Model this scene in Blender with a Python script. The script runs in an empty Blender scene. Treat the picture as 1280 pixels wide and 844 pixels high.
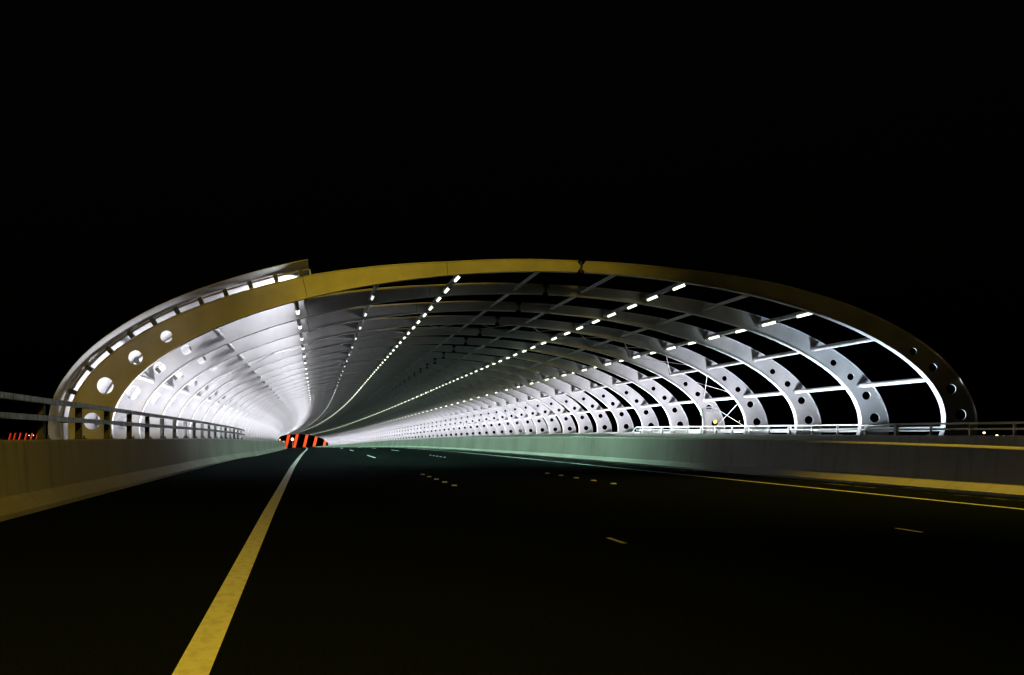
import bpy, math, random
from mathutils import Vector
random.seed(7)
S = bpy.context.scene
COL = S.collection
R = math.radians

# ------------------------------------------------------------------ helpers
def link(o, parent=None):
    COL.objects.link(o)
    if parent is not None:
        o.parent = parent
    return o

def tag(o, label=None, cat=None, group=None, kind=None):
    if label: o["label"] = label
    if cat: o["category"] = cat
    if group: o["group"] = group
    if kind: o["kind"] = kind
    return o

def empty(name, loc, rz=0.0):
    o = bpy.data.objects.new(name, None)
    o.empty_display_size = 0.3
    o.location = loc
    o.rotation_euler = (0, 0, rz)
    return link(o)

class MB:
    """collects simple shapes, builds ONE mesh object"""
    def __init__(self):
        self.v = []; self.f = []; self.sm = []
    def add(self, vs, fs, smooth=False):
        n = len(self.v)
        self.v += [tuple(p) for p in vs]
        self.f += [tuple(i + n for i in f) for f in fs]
        self.sm += [smooth] * len(fs)
        return self
    def box(self, c, s, ax=None):
        cx, cy, cz = c; hx, hy, hz = s[0] / 2, s[1] / 2, s[2] / 2
        if ax is None:
            X, Y, Z = Vector((1, 0, 0)), Vector((0, 1, 0)), Vector((0, 0, 1))
        else:
            X, Y, Z = ax
        c = Vector(c)
        vs = [c + X * (a * hx) + Y * (b * hy) + Z * (d * hz) for d in (-1, 1) for b in (-1, 1) for a in (-1, 1)]
        self.add(vs, [(0, 2, 3, 1), (4, 5, 7, 6), (0, 1, 5, 4), (2, 6, 7, 3), (0, 4, 6, 2), (1, 3, 7, 5)])
        return self
    def tube(self, pts, r, n=8, caps=True):
        pts = [Vector(p) for p in pts]
        rings = []
        for i, p in enumerate(pts):
            d = (pts[min(i + 1, len(pts) - 1)] - pts[max(i - 1, 0)]).normalized()
            up = Vector((0, 0, 1)) if abs(d.z) < 0.9 else Vector((1, 0, 0))
            a = d.cross(up).normalized(); b = a.cross(d)
            rr = r[i] if isinstance(r, (list, tuple)) else r
            rings.append([p + (a * math.cos(2 * math.pi * k / n) + b * math.sin(2 * math.pi * k / n)) * rr for k in range(n)])
        vs = [q for ring in rings for q in ring]
        fs = []
        for i in range(len(pts) - 1):
            for k in range(n):
                a = i * n + k; b = i * n + (k + 1) % n
                fs.append((a, b, b + n, a + n))
        self.add(vs, fs, True)
        if caps:
            m = len(self.v)
            self.add(rings[0], [tuple(range(n))]); self.add(rings[-1], [tuple(range(n))[::-1]])
        return self
    def loft(self, sections, closed=True, caps=True, smooth=False):
        n = len(sections[0])
        vs = [q for s in sections for q in s]
        fs = []
        for i in range(len(sections) - 1):
            for k in range(n if closed else n - 1):
                a = i * n + k; b = i * n + (k + 1) % n
                fs.append((a, b, b + n, a + n))
        self.add(vs, fs, smooth)
        if caps and closed:
            self.add(sections[0], [tuple(range(n))[::-1]])
            self.add(sections[-1], [tuple(range(n))])
        return self
    def mesh(self, name, mat):
        me = bpy.data.meshes.new(name)
        me.from_pydata(self.v, [], self.f)
        me.polygons.foreach_set("use_smooth", self.sm)
        me.materials.append(mat)
        me.update()
        return me
    def build(self, name, mat, parent=None):
        return link(bpy.data.objects.new(name, self.mesh(name, mat)), parent)

def inst(name, me, parent=None, loc=None):
    o = bpy.data.objects.new(name, me)
    if loc is not None: o.location = loc
    return link(o, parent)

def lerp_table(tab, x):
    if x <= tab[0][0]: return tab[0][1]
    for (a, va), (b, vb) in zip(tab, tab[1:]):
        if x <= b:
            return va + (vb - va) * (x - a) / (b - a)
    return tab[-1][1]

# ------------------------------------------------------------------ materials
def mat(name):
    m = bpy.data.materials.new(name); m.use_nodes = True
    nt = m.node_tree
    return m, nt, nt.nodes["Principled BSDF"]

def noisy(name, c1, c2, scale=4.0, rough=0.6, metal=0.0, spec=0.4, bump=0.0, bscale=60.0, stretch=(1, 1, 1), detail=6, lo=0.35, hi=0.65, c3=None):
    m, nt, b = mat(name)
    N, L = nt.nodes, nt.links
    tc = N.new("ShaderNodeTexCoord"); mp = N.new("ShaderNodeMapping")
    mp.inputs["Scale"].default_value = stretch
    L.new(tc.outputs["Object"], mp.inputs["Vector"])
    no = N.new("ShaderNodeTexNoise"); no.inputs["Scale"].default_value = scale; no.inputs["Detail"].default_value = detail
    L.new(mp.outputs[0], no.inputs["Vector"])
    cr = N.new("ShaderNodeValToRGB")
    cr.color_ramp.elements[0].position = lo; cr.color_ramp.elements[0].color = (*c1, 1)
    cr.color_ramp.elements[1].position = hi; cr.color_ramp.elements[1].color = (*c2, 1)
    L.new(no.outputs["Fac"], cr.inputs[0])
    L.new(cr.outputs[0], b.inputs["Base Color"])
    b.inputs["Roughness"].default_value = rough
    b.inputs["Metallic"].default_value = metal
    b.inputs["Specular IOR Level"].default_value = spec
    if bump:
        n2 = N.new("ShaderNodeTexNoise"); n2.inputs["Scale"].default_value = bscale; n2.inputs["Detail"].default_value = 4
        L.new(mp.outputs[0], n2.inputs["Vector"])
        bp = N.new("ShaderNodeBump"); bp.inputs["Strength"].default_value = bump; bp.inputs["Distance"].default_value = 0.02
        L.new(n2.outputs["Fac"], bp.inputs["Height"]); L.new(bp.outputs[0], b.inputs["Normal"])
    return m

def emit(name, col, strength):
    m = bpy.data.materials.new(name); m.use_nodes = True
    nt = m.node_tree; nt.nodes.clear()
    o = nt.nodes.new("ShaderNodeOutputMaterial"); e = nt.nodes.new("ShaderNodeEmission")
    e.inputs[0].default_value = (*col, 1); e.inputs[1].default_value = strength
    nt.links.new(e.outputs[0], o.inputs[0])
    return m

M_RIB = noisy("white_steel_paint", (.54, .55, .57), (.75, .75, .77), 1.1, .5, 0, .4, .08, 9, (1, 1, 1), 10, .3, .62)
M_RIBF = noisy("white_flange_paint", (.68, .69, .71), (.78, .78, .79), 2.0, .45, 0, .4)
M_DARKSTEEL = noisy("weathered_dark_steel", (.05, .055, .055), (.11, .11, .11), 5, .6, .3)
M_CLAD = noisy("cladding_sheet", (.62, .63, .65), (.74, .74, .76), .5, .5, 0, .4, .05, 3, (1, 1, 1))
M_CONC = noisy("barrier_concrete", (.26, .26, .24), (.34, .34, .315), .6, .85, 0, .25, .25, 40, (1, .6, .35), 8)
M_CONC2 = noisy("walkway_concrete", (.22, .22, .21), (.32, .32, .30), 1.0, .9, 0, .2, .2, 30)
M_GALV = noisy("galvanised_steel", (.10, .105, .10), (.40, .41, .40), 6, .42, .75, .5, .1, 30, (1, 3, 1), 8, .3, .7)
M_PAINTW = noisy("white_rail_paint", (.62, .62, .62), (.75, .75, .75), 5, .4)
M_LINE = noisy("road_line_paint", (.62, .62, .59), (.80, .80, .77), 14, .75, 0, .2, .4, 60, (1, .7, 1), 10, .32, .55)
M_STUD = noisy("road_stud_ceramic", (.85, .85, .8), (.9, .9, .86), 30, .4)
M_GROUND = noisy("dark_grass_ground", (.03, .04, .02), (.05, .06, .03), .05, .95, 0, .1)
M_RED = noisy("red_beam_paint", (.76, .075, .012), (.83, .095, .015), .3, .5)
M_POLE = noisy("grey_pole_steel", (.25, .25, .25), (.32, .32, .32), 3, .5, .4)
M_LAMP = emit("tube_lamp_glow", (.90, 1.0, .76), 3.2)
M_LAMPW = emit("white_tube_glow", (1.0, .98, .95), 3.0)
M_PURLGLOW = emit("lit_purlin_glow", (.9, 1.0, 1.0), 1.1)  # glow standing in for light falling on the grey purlin
M_SOD = emit("sodium_glow", (1.0, .42, .09), 4.0)
M_WARMW = emit("warm_white_glow", (1.0, .75, .36), 3.0)
M_GREENW = emit("greenish_white_glow", (.55, 1.0, .75), 1.5)
M_COOLW = emit("cool_white_glow", (.8, 1.0, 1.0), 2.0)
M_LENS = emit("sodium_lens_glow", (1.0, .6, .1), 4.0)

def streaks(m, dark=(.13, .13, .115)):
    nt = m.node_tree; N, L = nt.nodes, nt.links
    b = N["Principled BSDF"]; src = b.inputs["Base Color"].links[0].from_socket
    tc = N.new("ShaderNodeTexCoord"); mp = N.new("ShaderNodeMapping"); mp.inputs["Scale"].default_value = (.6, 3.2, .28)
    L.new(tc.outputs["Object"], mp.inputs["Vector"])
    no = N.new("ShaderNodeTexNoise"); no.inputs["Scale"].default_value = 1.6; no.inputs["Detail"].default_value = 7; no.inputs["Roughness"].default_value = .7
    L.new(mp.outputs[0], no.inputs["Vector"])
    n2 = N.new("ShaderNodeTexNoise"); n2.inputs["Scale"].default_value = .35; n2.inputs["Detail"].default_value = 3
    L.new(tc.outputs["Object"], n2.inputs["Vector"])
    r = N.new("ShaderNodeMapRange"); r.inputs[1].default_value = .52; r.inputs[2].default_value = .72; r.inputs[4].default_value = .75
    L.new(no.outputs["Fac"], r.inputs[0])
    r2_ = N.new("ShaderNodeMapRange"); r2_.inputs[1].default_value = .4; r2_.inputs[2].default_value = .62
    L.new(n2.outputs["Fac"], r2_.inputs[0])
    mm = N.new("ShaderNodeMath"); mm.operation = "MULTIPLY"; L.new(r.outputs[0], mm.inputs[0]); L.new(r2_.outputs[0], mm.inputs[1])
    mx = N.new("ShaderNodeMix"); mx.data_type = "RGBA"; L.new(mm.outputs[0], mx.inputs[0]); L.new(src, mx.inputs[6]); mx.inputs[7].default_value = (*dark, 1)
    L.new(mx.outputs[2], b.inputs["Base Color"])
streaks(M_CONC)

# asphalt with a dusty strip near the right barrier
M_ROAD = noisy("fresh_asphalt", (.0042, .0056, .0060), (.009, .0115, .0120), 60, .95, 0, .0, .35, 120)
def _dust():
    nt = M_ROAD.node_tree; N, L = nt.nodes, nt.links
    b = N["Principled BSDF"]
    src = b.inputs["Base Color"].links[0].from_socket
    tc = N.new("ShaderNodeTexCoord"); sx = N.new("ShaderNodeSeparateXYZ"); L.new(tc.outputs["Object"], sx.inputs[0])
    m1 = N.new("ShaderNodeMath"); m1.operation = "SUBTRACT"; L.new(sx.outputs[0], m1.inputs[0]); m1.inputs[1].default_value = 12.15
    m2 = N.new("ShaderNodeMath"); m2.operation = "ABSOLUTE"; L.new(m1.outputs[0], m2.inputs[0])
    m3 = N.new("ShaderNodeMapRange"); m3.inputs[1].default_value = .06; m3.inputs[2].default_value = .16; m3.inputs[3].default_value = 1; m3.inputs[4].default_value = 0
    L.new(m2.outputs[0], m3.inputs[0])
    no = N.new("ShaderNodeTexNoise"); no.inputs["Scale"].default_value = 1.7; no.inputs["Detail"].default_value = 9; no.inputs["Roughness"].default_value = .75
    L.new(tc.outputs["Object"], no.inputs["Vector"])
    r = N.new("ShaderNodeMapRange"); r.inputs[1].default_value = .5; r.inputs[2].default_value = .62; L.new(no.outputs["Fac"], r.inputs[0])
    mm = N.new("ShaderNodeMath"); mm.operation = "MULTIPLY"; L.new(m3.outputs[0], mm.inputs[0]); L.new(r.outputs[0], mm.inputs[1])
    mx = N.new("ShaderNodeMix"); mx.data_type = "RGBA"; L.new(mm.outputs[0], mx.inputs[0]); L.new(src, mx.inputs[6]); mx.inputs[7].default_value = (.16, .15, .12, 1)
    L.new(mx.outputs[2], b.inputs["Base Color"])
_dust()

# ------------------------------------------------------------------ road alignment
S0, DS, NRIB = 19.5, 3.0, 80
def dX(s):                      # straight, then a long left bend
    if s < 66: return 0.0
    if s < 300: return -3.6e-4 * (s - 66) ** 2
    return -19.71 - .1685 * (s - 300)
def dXp(s): return 0.0 if s < 66 else (-7.2e-4 * (s - 66) if s < 300 else -.1685)
def dZ(s):                      # gentle crest, then a steady fall
    if s < 30: return 0.0
    if s < 160: return -8.5e-5 * (s - 30) ** 2
    return -1.4365 - .0221 * (s - 160)
LEFT_FALL = [(27, 0), (37, -.05), (46, -.16), (60, -.2), (400, -.2)]
def P(x, s, h, fall=True):
    n = math.hypot(1, dXp(s))
    z = h + dZ(s)
    if fall and x < 0:
        z += lerp_table(LEFT_FALL, s) * min(1, -x / 4.0)
    return Vector((dX(s) + x / n, s - x * dXp(s) / n, z))
def srange(a, b):
    out = [a]; s = a
    while s < b - 1e-6:
        s = min(b, s + (2.0 if s < 60 else 4.0)); out.append(s)
    return out
def prism(prof, a, b, mb=None, closed=True):
    """prof(s) -> list of (x,h)"""
    mb = mb or MB()
    mb.loft([[P(x, s, h) for x, h in prof(s)] for s in srange(a, b)], closed, closed)
    return mb

# ------------------------------------------------------------------ setting
g = MB(); G = 4000
g.add([(-G, -G, -18), (G, -G, -18), (G, G, -18), (-G, G, -18)], [(0, 1, 2, 3)])
tag(g.build("ground", M_GROUND), kind="structure")

xs = [-4.62, -4.1, -2, -.6, 0, 3, 7, 10.7, 12.0, 12.65, 13.4]
tag(prism(lambda s: [(x, 0.0) for x in xs], -30, 420, closed=False).build("road", M_ROAD), kind="structure")
tag(prism(lambda s: [(-8.2, -.02), (-8.2, -1.4), (19.6, -1.4), (19.6, -.02)], -30, 420).build("bridge_deck", M_CONC2), kind="structure")
tag(prism(lambda s: [(-8.1, -.01), (-8.1, .46), (-4.75, .46), (-4.75, -.01)], -30, 330).build("walkway", M_CONC2), kind="structure")
tag(prism(lambda s: [(16.5, -.01), (16.5, .7), (19.5, .7), (19.5, -.01)], -30, 330).build("walkway", M_CONC2), kind="structure")
tag(prism(lambda s: [(13.45, -.012), (13.45, .05), (15.95, .05), (15.95, -.012)], -30, 330).build("median_strip", M_CONC2), kind="structure")
EDGE = [(-20, -.20), (3.2, -.58), (10, -.69), (25, -.86), (48, -.95), (400, -1.0)]
tag(prism(lambda s: [(lerp_table(EDGE, s) - .085, .005), (lerp_table(EDGE, s) + .085, .005)], -20, 330, closed=False).build("edge_line", M_LINE), kind="structure")
tag(prism(lambda s: [(10.69, .005), (10.80, .005)], -20, 330, closed=False).build("edge_line", M_LINE), kind="structure")
for x, a, b in ((3.18, 7.03, 7.43), (6.97, 7.85, 8.2)):
    tag(prism(lambda s: [(x - .03, .006), (x + .03, .006)], a, b, closed=False).build("lane_dash", M_LINE), kind="structure")

# ------------------------------------------------------------------ barriers
LB_TOP = 1.06
RB = [(0, .85), (12, .89), (14.5, .96), (17.2, 1.0), (21.4, 1.04), (27.4, 1.08), (33.6, 1.13), (420, 1.13)]
PB = [(15.6, 1.13), (21, 1.17), (33, 1.29), (44, 1.34), (63, 1.32), (84, 1.29), (115, 1.3), (420, 1.3)]
def left_prof(s):
    return [(-4.1, .0), (-4.1, .07), (-4.30, .27), (-4.36, LB_TOP - .03), (-4.39, LB_TOP), (-4.58, LB_TOP), (-4.61, LB_TOP - .03), (-4.66, .0)]
def right_prof(s):
    t = lerp_table(RB, s)
    return [(12.70, .0), (12.70, .05), (12.66, .06), (12.90, .22), (12.98, t - .04), (13.02, t), (13.27, t), (13.30, t - .03), (13.36, .0)]
def par_prof(s):
    t = lerp_table(PB, s)
    return [(16.03, .0), (16.05, t - .02), (16.07, t), (16.36, t), (16.38, t - .02), (16.40, .0)]
def segmented(name, prof, a0, step, end, label, cat):
    root = tag(empty(name, P(prof(a0)[0][0], a0, 0)), label, cat)
    inv = Vector(root.location)
    a = a0
    while a < end:
        b = min(a + step - .014, end)
        mb = prism(prof, a, b)
        mb.v = [tuple(Vector(p) - inv) for p in mb.v]
        mb.build("barrier_segment", M_CONC, root)
        a += step
    return root
segmented("concrete_barrier", left_prof, 15.8 - 11.8 * 3, 11.8, 330, "low sloped concrete barrier along the left road shoulder under the dull steel railing", "barrier")
segmented("concrete_barrier", right_prof, 9.9 - 11.8 * 2, 11.8, 330, "long sloped concrete barrier beside the right yellow lit edge line", "barrier")
segmented("parapet_wall", par_prof, 9.0 - 12 * 2, 12.0, 330, "low concrete parapet carrying the white railing at the arch feet on the right", "wall")

# ------------------------------------------------------------------ railings
def bar_path(pts, w, h):
    """rectangular bar through points"""
    secs = []
    for i, p in enumerate(pts):
        d = (pts[min(i + 1, len(pts) - 1)] - pts[max(i - 1, 0)]); d.z = 0; d.normalize()
        n = Vector((d.y, -d.x, 0)) * (w / 2); u = Vector((0, 0, h / 2))
        secs.append([p - n - u, p + n - u, p + n + u, p - n + u])
    return MB().loft(secs)
def shift(mb, o):
    mb.v = [tuple(Vector(p) - o) for p in mb.v]; return mb

rl = tag(empty("guard_railing", P(-4.48, 4, LB_TOP)), "dull galvanised two bar railing with dark posts on top of the left barrier", "railing")
o = Vector(rl.location)
LR = [(4, .67), (9.8, .675), (15, .68), (25, .66), (42.4, .62)]
ss = [4 + 2 * i for i in range(20)] + [42.4]
shift(bar_path([P(-4.46, s, LB_TOP + lerp_table(LR, s) - .04) for s in ss], .09, .085), o).build("top_rail", M_GALV, rl)
shift(bar_path([P(-4.46, s, LB_TOP + lerp_table(LR, s) * .58 - .04) for s in ss], .09, .085), o).build("middle_rail", M_GALV, rl)
s = 11.3 - 1.77 * 4
while s < 42.4:
    p = P(-4.50, s, LB_TOP); hgt = lerp_table(LR, s)
    shift(MB().box(p + Vector((0, 0, hgt / 2 - .05)), (.012, .11, hgt - .06)).box(p + Vector((-.05, -.05, hgt / 2 - .05)), (.09, .012, hgt - .06)), o).build("post", M_DARKSTEEL, rl)
    b = MB().box(p + Vector((-.01, 0, .012)), (.15, .26, .02))
    for q in (-.09, .09):
        b.tube([p + Vector((.03, q, .02)), p + Vector((.03, q, .07))], .018, 6)
    shift(b, o).build("base_plate", M_DARKSTEEL, rl)
    s += 1.77

rr = tag(empty("guard_railing", P(16.2, 12, 1.1)), "low white two bar railing on the parapet in front of the right arch feet", "railing")
o = Vector(rr.location)
ptop = lambda s: lerp_table(PB, s)
ss = [10 + 1.5 * i for i in range(17)] + [34.5]
end = [P(16.2, 34.5 + .35 * math.sin(R(a)), ptop(34.5) + .29 - .29 * (1 - math.cos(R(a)))) for a in (30, 60, 85)]
shift(MB().tube([P(16.2, s, ptop(s) + .30) for s in ss] + end, .03, 8), o).build("top_rail", M_PAINTW, rr)
shift(MB().tube([P(16.2, s, ptop(s) + .16) for s in ss], .026, 8), o).build("middle_rail", M_PAINTW, rr)
k = 0; s = 15.83 - 1.075 * 5
while s < 34.8:
    wd = .05 if (k % 4) else .085
    p = P(16.2, s, ptop(s))
    shift(MB().box(p + Vector((0, 0, .15)), (wd, wd * .8, .30)).box(p + Vector((0, 0, .008)), (.14, .14, .012)), o).build("post", M_PAINTW, rr)
    k += 1; s += 1.075

# ------------------------------------------------------------------ tunnel cross-section
CX, CZ, A, B, ROT, NE = 6.05383682, 1.49941858, 11.8959931, 4.34461429, 9.6077747e-03, 1.93632997
def inner(td):
    t = R(td); c, s_ = math.cos(t), math.sin(t)
    u = A * math.copysign(abs(c) ** (2 / NE), c); v = B * math.copysign(abs(s_) ** (2 / NE), s_)
    return Vector((CX + u * math.cos(ROT) - v * math.sin(ROT), CZ + u * math.sin(ROT) + v * math.cos(ROT)))
def normal(td):
    d = inner(td + .4) - inner(td - .4)
    return Vector((d.y, -d.x)).normalized()
DEPTH = [(-16, .95), (0, .86), (8, .74), (15, .67), (25, .60), (32, .56), (39, .53), (54.5, .44), (69, .31), (82, .28), (101, .34), (123, .60), (135, .68), (146, .79), (156, .89), (166, 1.04), (175, 1.19), (195, 1.25)]
CLADD = [(t_, d_ + .25) for t_, d_ in DEPTH if t_ > 100] + [(198, 1.47)]
depth = lambda t: lerp_table(DEPTH, t)
def at(td, d):
    return inner(td) + normal(td) * d
T_R, T_L, T_H = -15.0, 195.0, 82.0
def frange(a, b, n): return [a + (b - a) * i / n for i in range(n + 1)]

HOLES_R = [(24, .29, .105), (17.5, .33, .115), (9.5, .40, .138), (1.3, .46, .158)]
HOLES_L = [(148.5, .41, .17), (156.9, .43, .20), (167.5, .54, .235), (178.2, .56, .24)]
PURL = [(-3.2, .30), (13.65, .35), (30.6, .27), (44.25, .24), (55.15, .19), (65.7, .14), (76.1, .12), (87.25, .12), (99.3, .12), (111.4, .14), (124.25, .23), (139.8, .21), (160.9, .26)]

def web_mesh(ta, tb, holes):
    """flat web plate with round holes: 2D filled curve, extruded, turned upright"""
    cu = bpy.data.curves.new("web", "CURVE"); cu.dimensions = "2D"; cu.fill_mode = "BOTH"; cu.extrude = .011
    def spl(pts):
        sp = cu.splines.new("POLY"); sp.points.add(len(pts) - 1); sp.use_cyclic_u = True
        for q, p in zip(sp.points, pts): q.co = (p[0], p[1], 0, 1)
    n = 70
    ts = frange(ta, tb, n)
    loop = [at(t, .0) for t in ts]
    hinge_at = ta if abs(ta - T_H) < 3 else tb
    sgn = 1 if hinge_at == tb else -1
    top = [at(t, depth(t)) for t in ts]
    mid = at(hinge_at, depth(hinge_at) / 2) + Vector((-.11 * sgn, 0))
    loop_end = [mid] if hinge_at == tb else []
    pts = loop + loop_end + top[::-1] + ([mid] if hinge_at == ta else [])
    spl(pts)
    for t, d, r in holes:
        c = at(t, d)
        spl([c + Vector((math.cos(a), math.sin(a))) * r for a in frange(0, 2 * math.pi * 31 / 32, 31)])
    ob = bpy.data.objects.new("tmp", cu); COL.objects.link(ob)
    dg = bpy.context.evaluated_depsgraph_get()
    me = bpy.data.meshes.new_from_object(ob.evaluated_get(dg))
    bpy.data.objects.remove(ob); bpy.data.curves.remove(cu)
    for v in me.vertices:
        x, y, z = v.co; v.co = (x, z, y)
    me.flip_normals()
    me.materials.clear(); me.materials.append(M_RIB); me.name = "web"
    return me

def flange_mesh(ta, tb, dfun, w, th, name):
    secs = []
    for t in frange(ta, tb, 70):
        d = dfun(t); a = at(t, d); b = at(t, d + th)
        secs.append([(a.x, -w / 2, a.y), (a.x, w / 2, a.y), (b.x, w / 2, b.y), (b.x, -w / 2, b.y)])
    return MB().loft(secs).mesh(name, M_RIBF)

GAPD = .55  # half gap of the crown joint, degrees
ME_WEB = [web_mesh(T_R, T_H - GAPD, HOLES_R), web_mesh(T_H + GAPD, T_L, HOLES_L)]
ME_INF = [flange_mesh(T_R, T_H - GAPD, lambda t: -.022, .15, .02, "inner_flange"), flange_mesh(T_H + GAPD, T_L, lambda t: -.022, .15, .02, "inner_flange")]
ME_OUF = [flange_mesh(T_R, T_H - GAPD, lambda t: depth(t) + .002, .15, .02, "outer_flange"), flange_mesh(T_H + GAPD, T_L, lambda t: depth(t) + .002, .15, .02, "outer_flange")]
def stiff_mesh(t, d):
    a = at(t, d + .10); b = at(t, depth(t) - .003)
    rad = (b - a).normalized(); tan = Vector((rad.y, -rad.x)) * .009
    y0, y1 = -.013, -.14
    q = lambda p, s_, y: (p.x + s_ * tan.x, y, p.y + s_ * tan.y)
    sec = lambda s_: [q(a, s_, y0), q(a, s_, y1), q(b, s_, -.10), q(b, s_, y0)]
    return MB().loft([sec(-1), sec(1)]).mesh("stiffener", M_RIB)
ME_ST = [stiff_mesh(t, d) for t, d in PURL if depth(t) - d > .17]
hp = at(T_H, depth(T_H) / 2)
ME_HINGE = MB().tube([(hp.x, -.06, hp.y), (hp.x, .06, hp.y)], .035, 12).box((hp.x, 0, hp.y + .10), (.05, .05, .12)).box((hp.x, 0, hp.y - .10), (.05, .05, .12)).mesh("crown_hinge", M_DARKSTEEL)
def seam_mesh(t):
    a = at(t, .0); b = at(t, depth(t)); rad = (b - a).normalized(); tan = Vector((rad.y, -rad.x)) * .008
    vs = [(a.x - tan.x, -.0135, a.y - tan.y), (a.x + tan.x, -.0135, a.y + tan.y), (b.x + tan.x, -.0135, b.y + tan.y), (b.x - tan.x, -.0135, b.y - tan.y)]
    vs += [(x, -.0115, z) for x, y, z in vs]
    return MB().add(vs, [(0, 1, 2, 3), (0, 4, 5, 1), (1, 5, 6, 2), (2, 6, 7, 3), (3, 7, 4, 0)]).mesh("splice_seam", M_DARKSTEEL)
ME_SEAM = [seam_mesh(122.5), seam_mesh(101.5)]

ORD = "first second third fourth fifth sixth seventh eighth ninth tenth eleventh twelfth thirteenth fourteenth fifteenth sixteenth seventeenth eighteenth nineteenth twentieth".split()
def rib_xf(s):
    return (dX(s), s, dZ(s)), math.atan2(-dXp(s), 1)
def L2W(x, y, z, s):
    """rib-local point -> world"""
    loc, rz = rib_xf(s); c, sn = math.cos(rz), math.sin(rz)
    return Vector((loc[0] + x * c - y * sn, loc[1] + x * sn + y * c, loc[2] + z))

for k in range(NRIB):
    s = S0 + DS * k
    loc, rz = rib_xf(s)
    root = empty("arch_rib", loc, rz)
    if k == 0:
        lab = "front steel arch rib of the tunnel mouth, its face lit yellow"
    elif k < 20:
        lab = f"white steel arch rib, {ORD[k]} back from the tunnel mouth"
    else:
        lab = "white steel arch rib far down the tunnel, packed closely among others"
    tag(root, lab, "arch rib", "steel arch ribs of the tunnel")
    for i in (0, 1):
        inst("web", ME_WEB[i], root); inst("inner_flange", ME_INF[i], root); inst("outer_flange", ME_OUF[i], root)
    if 0 < k < 40:
        for me in ME_ST: inst("stiffener", me, root)
    if k < 16:
        inst("crown_hinge", ME_HINGE, root)
    if k < 3:
        for me in ME_SEAM: inst("splice_seam", me, root)

# purlins: one long steel tube each, running through all ribs
PN = ["floor level", "lowest", "second lowest", "third", "fourth", "fifth", "right crown", "centre crown", "left crown lit", "left grey", "bright cladding edge", "upper left wall", "lower left wall"]
PL = ["long steel purlin at the feet of the right arches", "lowest long purlin crossing the open right arches above the railing", "second long purlin up the open right side",
      "long purlin carrying the lower right row of tube lamps", "long thin purlin between the two right lamp rows", "long purlin carrying the upper right row of bright tube lamps",
      "dark roof purlin next left of the upper right lamp row", "dark roof purlin next right of the left lamp row", "long roof purlin carrying the left row of bright tube lamps",
      "grey roof purlin between left lamp row and cladding edge", "bright purlin along the upper edge of the left wall cladding", "upper purlin stubs between ribs on the white left wall", "lower purlin stubs between ribs on the white left wall"]
for i, (t, d) in enumerate(PURL):
    q = at(t, d); pts = [L2W(q.x, 0, q.y, S0 + DS * k + (.02 if k == 0 else 0)) for k in range(NRIB)]
    ob = MB().tube(pts, .075 if i not in (4, 6, 7) else .055, 10).build("purlin", M_RIBF)
    tag(ob, PL[i], "purlin", "long purlins tying the ribs")

# ------------------------------------------------------------------ left wall cladding
cl = tag(empty("wall_cladding", P(-6.5, S0, .5, False)), "curved white sheet cladding closing the left side of the tunnel behind the ribs", "cladding")
co = Vector(cl.location)
TS = frange(121.3, 194, 36)
def clad_sec(s, o):
    return [L2W(at(t, lerp_table(CLADD, t) + o).x, 0, at(t, lerp_table(CLADD, t) + o).y, s) for t in TS]
for k in range(NRIB - 1):
    a = S0 + DS * k if k else S0 - .92
    b = S0 + DS * (k + 1) - .006
    secs = []
    for s in (a, b):
        secs.append(clad_sec(s, -.012) + clad_sec(s, 0)[::-1])
    shift(MB().loft(secs), co).build("panel", M_CLAD, cl)
# edge trim closing the cavity at the top edge
tr = []
for s in [S0 + .03] + [S0 + DS * k for k in range(1, NRIB)]:
    a = at(121.3, depth(122) + .03); b = at(121.25, lerp_table(CLADD, 121.3) - .045)
    c = at(121.05, lerp_table(CLADD, 121.3) - .045); d = at(121.1, depth(122) + .03)
    tr.append([L2W(p.x, 0, p.y, s) for p in (a, b, c, d)])
shift(MB().loft(tr), co).build("edge_trim", M_CLAD, cl)
# closure below the trim, from purlin up to the rib outer edge, cut between the ribs
for k in range(0, 40):
    secs = []
    for s in (S0 + DS * k + .10, S0 + DS * (k + 1) - .10):
        a = at(122.9, .26); b = at(122.2, depth(122) + .045); c = at(122.0, depth(122) + .045); d = at(122.7, .26)
        secs.append([L2W(p.x, 0, p.y, s) for p in (a, b, c, d)])
    shift(MB().loft(secs), co).build("closing_strip", M_CLAD, cl)
# standoff brackets + rail on the front ribs
arc = [121.9]
while arc[-1] < 193:
    t = arc[-1]
    st = .77 / max(.05, (at(t + .5, 1) - at(t - .5, 1)).length)
    arc.append(t + st)
for k in range(4):
    s = S0 + DS * k
    for t in arc[:-1]:
        a = at(t + .6, depth(t) + .02); b = at(t + .6, lerp_table(CLADD, t) - .045)
        mid = (a + b) / 2; rad = (b - a).normalized(); tan = Vector((rad.y, -rad.x)); hgt = (b - a).length
        W = lambda v: (L2W(v.x, 0, v.y, s) - L2W(0, 0, 0, s))
        c = L2W(mid.x, -.09, mid.y, s)
        shift(MB().box(c, (.12, .24, hgt), (W(tan), Vector((0, 1, 0)), W(rad))), co).build("bracket", M_DARKSTEEL, cl)
    if k < 2:
        secs = []
        for t in TS:
            m = lerp_table(CLADD, t) - .085
            a = at(t, m); b = at(t, m + .04)
            secs.append([L2W(a.x, -.08, a.y, s), L2W(a.x, .0, a.y, s), L2W(b.x, .0, b.y, s), L2W(b.x, -.08, b.y, s)])
        shift(MB().loft(secs), co).build("cladding_rail", M_POLE, cl)

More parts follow.
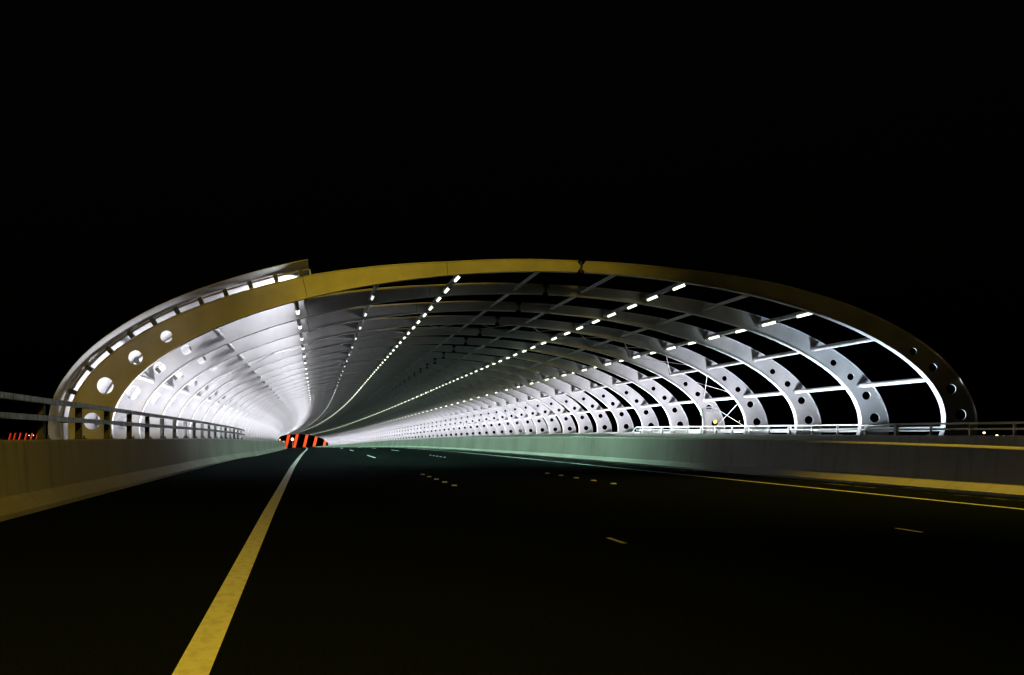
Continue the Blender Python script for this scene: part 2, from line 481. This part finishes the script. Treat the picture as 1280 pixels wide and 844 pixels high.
# ------------------------------------------------------------------ cross bracing
for bay, lab in ((3, "thin crossed brace rods in the fourth bay from the tunnel mouth"), (13, "thin crossed brace rods in a bay farther down the tunnel")):
    sa, sb = S0 + DS * bay, S0 + DS * (bay + 1)
    rt = tag(empty("cross_bracing", P(6, sa, 5.8, False)), lab, "bracing", "crossed brace rods between ribs")
    ro = Vector(rt.location)
    for (t0, d0), (t1, d1) in zip(PURL, PURL[1:]):
        p0, p1 = at(t0, d0), at(t1, d1)
        for (u, su), (v, sv) in (((p0, sa), (p1, sb)), ((p1, sa), (p0, sb))):
            y0 = .02 if (u is p0) else -.02
            shift(MB().tube([L2W(u.x, y0, u.y, su), L2W(v.x, y0, v.y, sv)], .013, 6), ro).build("brace_rod", M_RIBF, rt)

# ------------------------------------------------------------------ tube lamps (three lit rows), plus an added glow row on the grey purlin
ROWS = [(8, "left lit row of the roof"), (5, "upper right lit row of the roof"), (3, "lower right lit row of the roof"), (10, "steep lit row along the left cladding edge"), (9, "added dim row left of the left lit row, imitating light on the grey purlin")]
me_t, me_c, me_h = {}, {}, {}
for i, _ in ROWS:
    t, d = PURL[i]
    nrm = normal(t)
    qx, qz = -nrm.x * .075, -nrm.y * .075          # just under the purlin
    me_t[i] = MB().tube([(qx, -.33, qz), (qx, .33, qz)], .042 if i != 10 else .06, 12).mesh("lamp_tube", {10: M_LAMPW, 9: M_PURLGLOW}.get(i, M_LAMP))
    me_c[i] = [MB().tube([(qx, a, qz), (qx, b, qz)], .05 if i != 10 else .066, 12).mesh("end_cap", M_POLE) for a, b in ((-.37, -.332), (.332, .37))]
    me_h[i] = MB().box((qx + nrm.x * .05, 0, qz + nrm.y * .05), (.13, .74, .03), (Vector((-nrm.y, 0, nrm.x)), Vector((0, 1, 0)), Vector((nrm.x, 0, nrm.y)))).mesh("lamp_housing", M_POLE)
rest = MB()
OFFS = ((.72, "nearer"), (2.32, "farther"))
for k in range(NRIB - 1):
    for i, rowname in ROWS:
        t, d = PURL[i]; q = at(t, d)
        for off, nf in (OFFS if i < 9 else ((2.45 if i == 10 else 2.2, "single"),)):
            s = S0 + DS * k + off
            c = L2W(q.x, 0, q.y, s); rz = math.atan2(-dXp(s), 1)
            if k < 37:
                if k < 14:
                    r_ = empty("tube_lamp", c, rz)
                    inst("lamp_tube", me_t[i], r_); inst("lamp_housing", me_h[i], r_)
                    for m in me_c[i]: inst("end_cap", m, r_)
                    lab = f"{nf} tube lamp of bay {k + 1}, {rowname}"
                else:
                    r_ = inst("tube_lamp", me_t[i], None, c); r_.rotation_euler = (0, 0, rz)
                    lab = f"tiny far tube lamp, {rowname}"
                tag(r_, lab, "lamp", f"tube lamps in the {rowname}")
            else:
                nrm = normal(t); x, z = q.x - nrm.x * .075, q.y - nrm.y * .075
                rest.tube([L2W(x, -.33, z, s), L2W(x, .33, z, s)], .042, 6)
tag(rest.build("distant_lamps", M_LAMP), kind="stuff")

# ------------------------------------------------------------------ floodlights at the arch feet (real lamps, behind the barriers)
def area(name, loc, aim, w, h, power, col, spread=115):
    l = bpy.data.lights.new(name, "AREA"); l.shape = "RECTANGLE"; l.size = w; l.size_y = h; l.energy = power; l.color = col; l.spread = R(spread)
    o = bpy.data.objects.new(name, l); o.location = loc
    o.rotation_euler = Vector(aim).to_track_quat("-Z", "Y").to_euler()
    return link(o)
FL_R, FL_L, FL_X, FL_T, FL_W, FL_E = 125.0, 95.0, 22.0, 110.0, 112.0, 0.0
for k in range(NRIB - 1):
    s = S0 + DS * k + .5
    loc, rz = rib_xf(s)
    c, sn = math.cos(rz), math.sin(rz)
    cr = ((.74, .88, 1.0), (.88, .93, 1.0), (.90, .91, 1.0))[k] if k < 3 else (.94, .92, 1.0)
    ty, pw = ((.12, .95), (.14, 1.0), (.2, .95))[k] if k < 3 else (.30, 1.0)
    p = P(16.62, s, .78, False); area("floodlight", p, (.22 * c, ty, .9), .3, .2, FL_R * pw, cr, 132)
    p = P(-4.85, s, .52, False); area("floodlight", p, (-.32 * c, .30, .9), .3, .2, FL_L, (.97, .95, 1.0), 110)
    p = P(14.9, s, .88, False); area("floodlight", p, (-.92, .36, .150), .3, .2, FL_X, (1.0, .97, 1.0), 31)
    # wall washers beside the purlin along the cladding edge
    q = at(125.0, .34); p = L2W(q.x, 0, q.y, s + .5); area("wash_light", p, (-.70, .25, .42), .12, .9, FL_W, (.96, .95, 1.0), 172)
    for i, ax in ((8, -.24), (5, .10)) if k > 1 else ():     # downward beams of the road lamps
        t, d = PURL[i]; q = at(t, d)
        p = L2W(q.x, 1.0, q.y - .16, s); area("road_light", p, (ax, .25, -1), .6, .08, FL_T, (.54, 1.0, .73), 122)

# added fill lights: long strip for the low railing, small one for the overhang
area("rail_fill", P(14.3, 28.5, .93, False), (.94, 0, .33), 16.5, .12, 80.0, (.93, .97, 1.0), 24)
q = at(126.0, .35); area("wash_light", (q.x, S0 - .45, q.y), (-.55, -.80, .15), .1, .3, 3.0, (.93, .98, 1.0), 150)

# ------------------------------------------------------------------ road studs
GN = ["nearest", "second", "third", "fourth", "fifth"]
ME_STUD = MB().loft([[(-.06, -.06, .004), (.06, -.06, .004), (.06, .06, .004), (-.06, .06, .004)], [(-.04, -.035, .024), (.04, -.035, .024), (.04, .035, .024), (-.04, .035, .024)]]).mesh("road_stud", M_STUD)
for gi, g0 in enumerate((15.4, 36.4, 57.4, 78.4, 99.4)):
    for x, ln in ((3.12, "left"), (6.97, "right")):
        for j in range(5):
            s = g0 + 1.14 * j + (.6 if ln == "right" else 0)
            o_ = inst("road_stud", ME_STUD, None, P(x, s, 0)); o_.rotation_euler = (0, 0, math.atan2(-dXp(s), 1))
            tag(o_, f"white road stud, {ORD[j]} of five in the {GN[gi]} group on the {ln} lane line", "road stud", "road studs on the lane lines")

# ------------------------------------------------------------------ sign frame behind the right railing
sp = P(16.25, 28.6, lerp_table(PB, 28.6))
sg = tag(empty("sign_post", sp), "white post with a small flat sign box behind the right railing", "sign")
MB().box((0, 0, .53), (.11, .08, 1.06)).build("post", M_PAINTW, sg)
MB().box((.33, 0, .96), (.56, .07, .15)).box((.33, -.04, .96), (.46, .012, .07)).build("sign_panel", M_PAINTW, sg)
MB().tube([(.02, 0, 1.10), (.58, 0, 1.12)], .025, 8).build("top_bar", M_PAINTW, sg)

# ------------------------------------------------------------------ leaning red beams
F = 853.333
def W(px, py, s):           # real place of something far away, from where it is seen
    return Vector(((px - 395) * s / F, s, 1.1 + (546.5 - py) * s / F))
me_b = MB()
Hh = 22.0
sec = lambda z, dx, w: [(dx - w, -w, z), (dx + w, -w, z), (dx + w, w, z), (dx - w, w, z)]
me_b.loft([sec(-6, -1.5, .82), sec(Hh - 6, 4.0, .82)])
me_beam = me_b.mesh("red_beam", M_RED)
BL = ["leftmost", "second from left", "middle", "second from right", "rightmost"]
for i, (px, s) in enumerate(((356.8, 400), (367.3, 402), (379.6, 404), (391.8, 406), (404.2, 408))):
    p = W(px, 561, s)
    tag(inst("red_beam", me_beam, None, p), f"{BL[i]} of the five leaning red beams beyond the tunnel's far end", "beam", "leaning red beams")
for i, px in enumerate((428, 461, 486, 530, 543)):
    p = W(px, 556, 410)
    tag(inst("red_beam", me_beam, None, p), "red beam glimpsed only through the round holes of the far right ribs", "beam", "leaning red beams")
LBN = ["first", "second", "third", "fourth", "fifth", "sixth"]
me_b2 = MB(); me_b2.loft([sec(-8, -2.0, .6), sec(4, 1.1, .6)]); me_beam2 = me_b2.mesh("red_beam", M_RED)
for i, px in enumerate((12, 17.8, 24.5, 32, 39, 46)):
    p = W(px, 547, 600)
    tag(inst("red_beam", me_beam2, None, p), f"{LBN[i]} from left of the six tiny red beams far behind the left railing", "beam", "small red beams far left")
def spot(name, loc, tgt, power, col, ang, blend, rad=.3, parent=None):
    l = bpy.data.lights.new(name, "SPOT"); l.energy = power; l.color = col; l.spot_size = R(ang); l.spot_blend = blend; l.shadow_soft_size = rad
    o = bpy.data.objects.new(name, l); o.location = loc
    o.rotation_euler = (Vector(tgt) - Vector(loc)).to_track_quat("-Z", "Y").to_euler()
    link(o)
    if parent is not None:
        o.parent = parent; o.matrix_parent_inverse = parent.matrix_world.inverted()
    return o
tb = W(380, 556, 404)
spot("beam_floodlight", tb + Vector((24, -60, -3)), tb + Vector((0, 0, -1)), 230000, (1, .62, .3), 70, .6)
tb2 = W(30, 547, 600)
spot("beam_floodlight", tb2 + Vector((0, -30, -8)), tb2 + Vector((0, 0, 0)), 24000, (1, .5, .3), 120, .6)

# ------------------------------------------------------------------ distant street lamps
def far_lamp(px, py, s, m, r, lab):
    p = W(px, py, s)
    rt = tag(empty("street_lamp", (p.x, p.y, -18)), lab, "street lamp", "distant city lamps")
    h = p.z + 18
    MB().tube([(0, 0, 0), (0, 0, h - .3)], [.16, .09], 8).build("pole", M_POLE, rt)
    MB().tube([(0, 0, h - .3), (0, -.1, h - .1), (0, -.4, h + .02)], .06, 6).build("arm", M_POLE, rt)
    MB().loft([[(x * r * f, -.4 + y * r * f, h + z * r) for x, y in ((.7, .7), (1, 0), (.7, -.7), (0, -1), (-.7, -.7), (-1, 0), (-.7, .7), (0, 1))] for z, f in ((-1, .35), (-.6, .85), (0, 1), (.6, .8), (.95, .3))], smooth=True).build("lamp_head", m, rt)
far_lamp(1229.5, 541, 500, M_WARMW, .75, "warm white distant lamp glowing below the right railing")
far_lamp(1245.5, 544.6, 500, M_WARMW, .80, "yellow distant lamp, middle one under the right railing end")
far_lamp(1254, 545.2, 520, M_GREENW, .6, "small greenish distant lamp nearest the right railing end")
far_lamp(893.5, 527.2, 420, M_SOD, 1.05, "large orange lamp seen through a round hole behind the sign post")
far_lamp(882.5, 527.5, 420, M_SOD, .8, "orange lamp close beside the white sign post")
far_lamp(876.5, 517.8, 430, M_GREENW, .75, "greenish white lamp left of the sign post")
far_lamp(951, 525.8, 480, M_SOD, .35, "tiny orange lamp inside a hole of the fourth rib")
far_lamp(924, 526.5, 520, M_SOD, .3, "tiny orange lamp behind the crossed brace rods")
far_lamp(365.5, 549.2, 390, M_WARMW, .85, "warm lamp between the two left red beams at the far end")
far_lamp(354.5, 553.2, 385, M_COOLW, .7, "white lamp left of the first red beam at the far end")
far_lamp(349.8, 549.8, 395, M_SOD, .4, "tiny orange lamp at the far left of the tunnel's exit")
far_lamp(36.5, 544.3, 640, M_WARMW, .4, "tiny yellow lamp left one above the far left red beams")
far_lamp(42, 544.2, 640, M_WARMW, .4, "tiny yellow lamp right one above the far left red beams")
far_lamp(52, 544.6, 640, M_GREENW, .5, "tiny pale lamp right of the far left red beams")

# ------------------------------------------------------------------ sodium street lamps behind the camera's view
def road_lamp(x, s, arm, hgt, lab):
    rt = tag(empty("street_lamp", P(x, s, 0)), lab, "street lamp", "sodium road lamps")
    MB().tube([(0, 0, 0), (0, 0, hgt - .8), (arm * .25, 0, hgt - .15), (arm, 0, hgt)], [.11, .08, .06, .05], 10).build("pole", M_POLE, rt)
    hd = MB().box((arm + math.copysign(.3, arm), 0, hgt + .03), (.75, .3, .12)).build("lamp_head", M_POLE, rt)
    MB().box((arm + math.copysign(.32, arm), 0, hgt - .045), (.5, .22, .03)).build("lens", M_LENS, hd)
    return rt, Vector((x + arm + math.copysign(.3, arm), s, hgt - .1))
SODC = (1.0, .66, .045)
r1, q1 = road_lamp(-5.3, -5.0, 5.0, 6.3, "sodium road lamp on the left verge just before the tunnel")
spot("lamp_beam", q1, (-3.4, 5.0, 0), 5600, SODC, 90, 1.0, .15)
spot("lamp_beam", q1 + Vector((.1, .15, 0)), (3.7, 19.5, 5.5), 6400, SODC, 31, 1.0, .15)
r2, q2 = road_lamp(15.0, 13.0, -.5, 9.5, "sodium road lamp standing behind the right barrier before the tunnel")
spot("lamp_beam", q2, (q2.x - 3.9, q2.y + .2, 0), 3300, SODC, 72, .8, .15)

# ------------------------------------------------------------------ night sky
w = bpy.data.worlds.new("World"); S.world = w; w.use_nodes = True
nt = w.node_tree
sk = nt.nodes.new("ShaderNodeTexSky"); sk.sky_type = "NISHITA"; sk.sun_disc = False; sk.sun_elevation = R(-4); sk.sun_rotation = R(200)
bg = nt.nodes["Background"]; nt.links.new(sk.outputs[0], bg.inputs[0]); bg.inputs[1].default_value = .04

# ------------------------------------------------------------------ camera (shift lens, looking straight along the road)
cam = bpy.data.cameras.new("camera"); cam.sensor_width = 36; cam.sensor_fit = "HORIZONTAL"; cam.lens = 24.0
cam.shift_x = (640 - 395) / 1280; cam.shift_y = (546.5 - 422) / 1280
cam.clip_start = .05; cam.clip_end = 9000
co_ = bpy.data.objects.new("camera", cam); co_.location = (0, 0, 1.1); co_.rotation_euler = (R(90), 0, 0)
link(co_); S.camera = co_

S.view_settings.view_transform = "Standard"; S.view_settings.look = "None"; S.view_settings.exposure = 0; S.view_settings.gamma = 1
S.cycles.use_denoising = True
S.cycles.max_bounces = 5; S.cycles.diffuse_bounces = 2; S.cycles.glossy_bounces = 2
S.cycles.sample_clamp_indirect = 4.0
S.cycles.use_light_tree = True
S.cycles.caustics_reflective = False; S.cycles.caustics_refractive = False
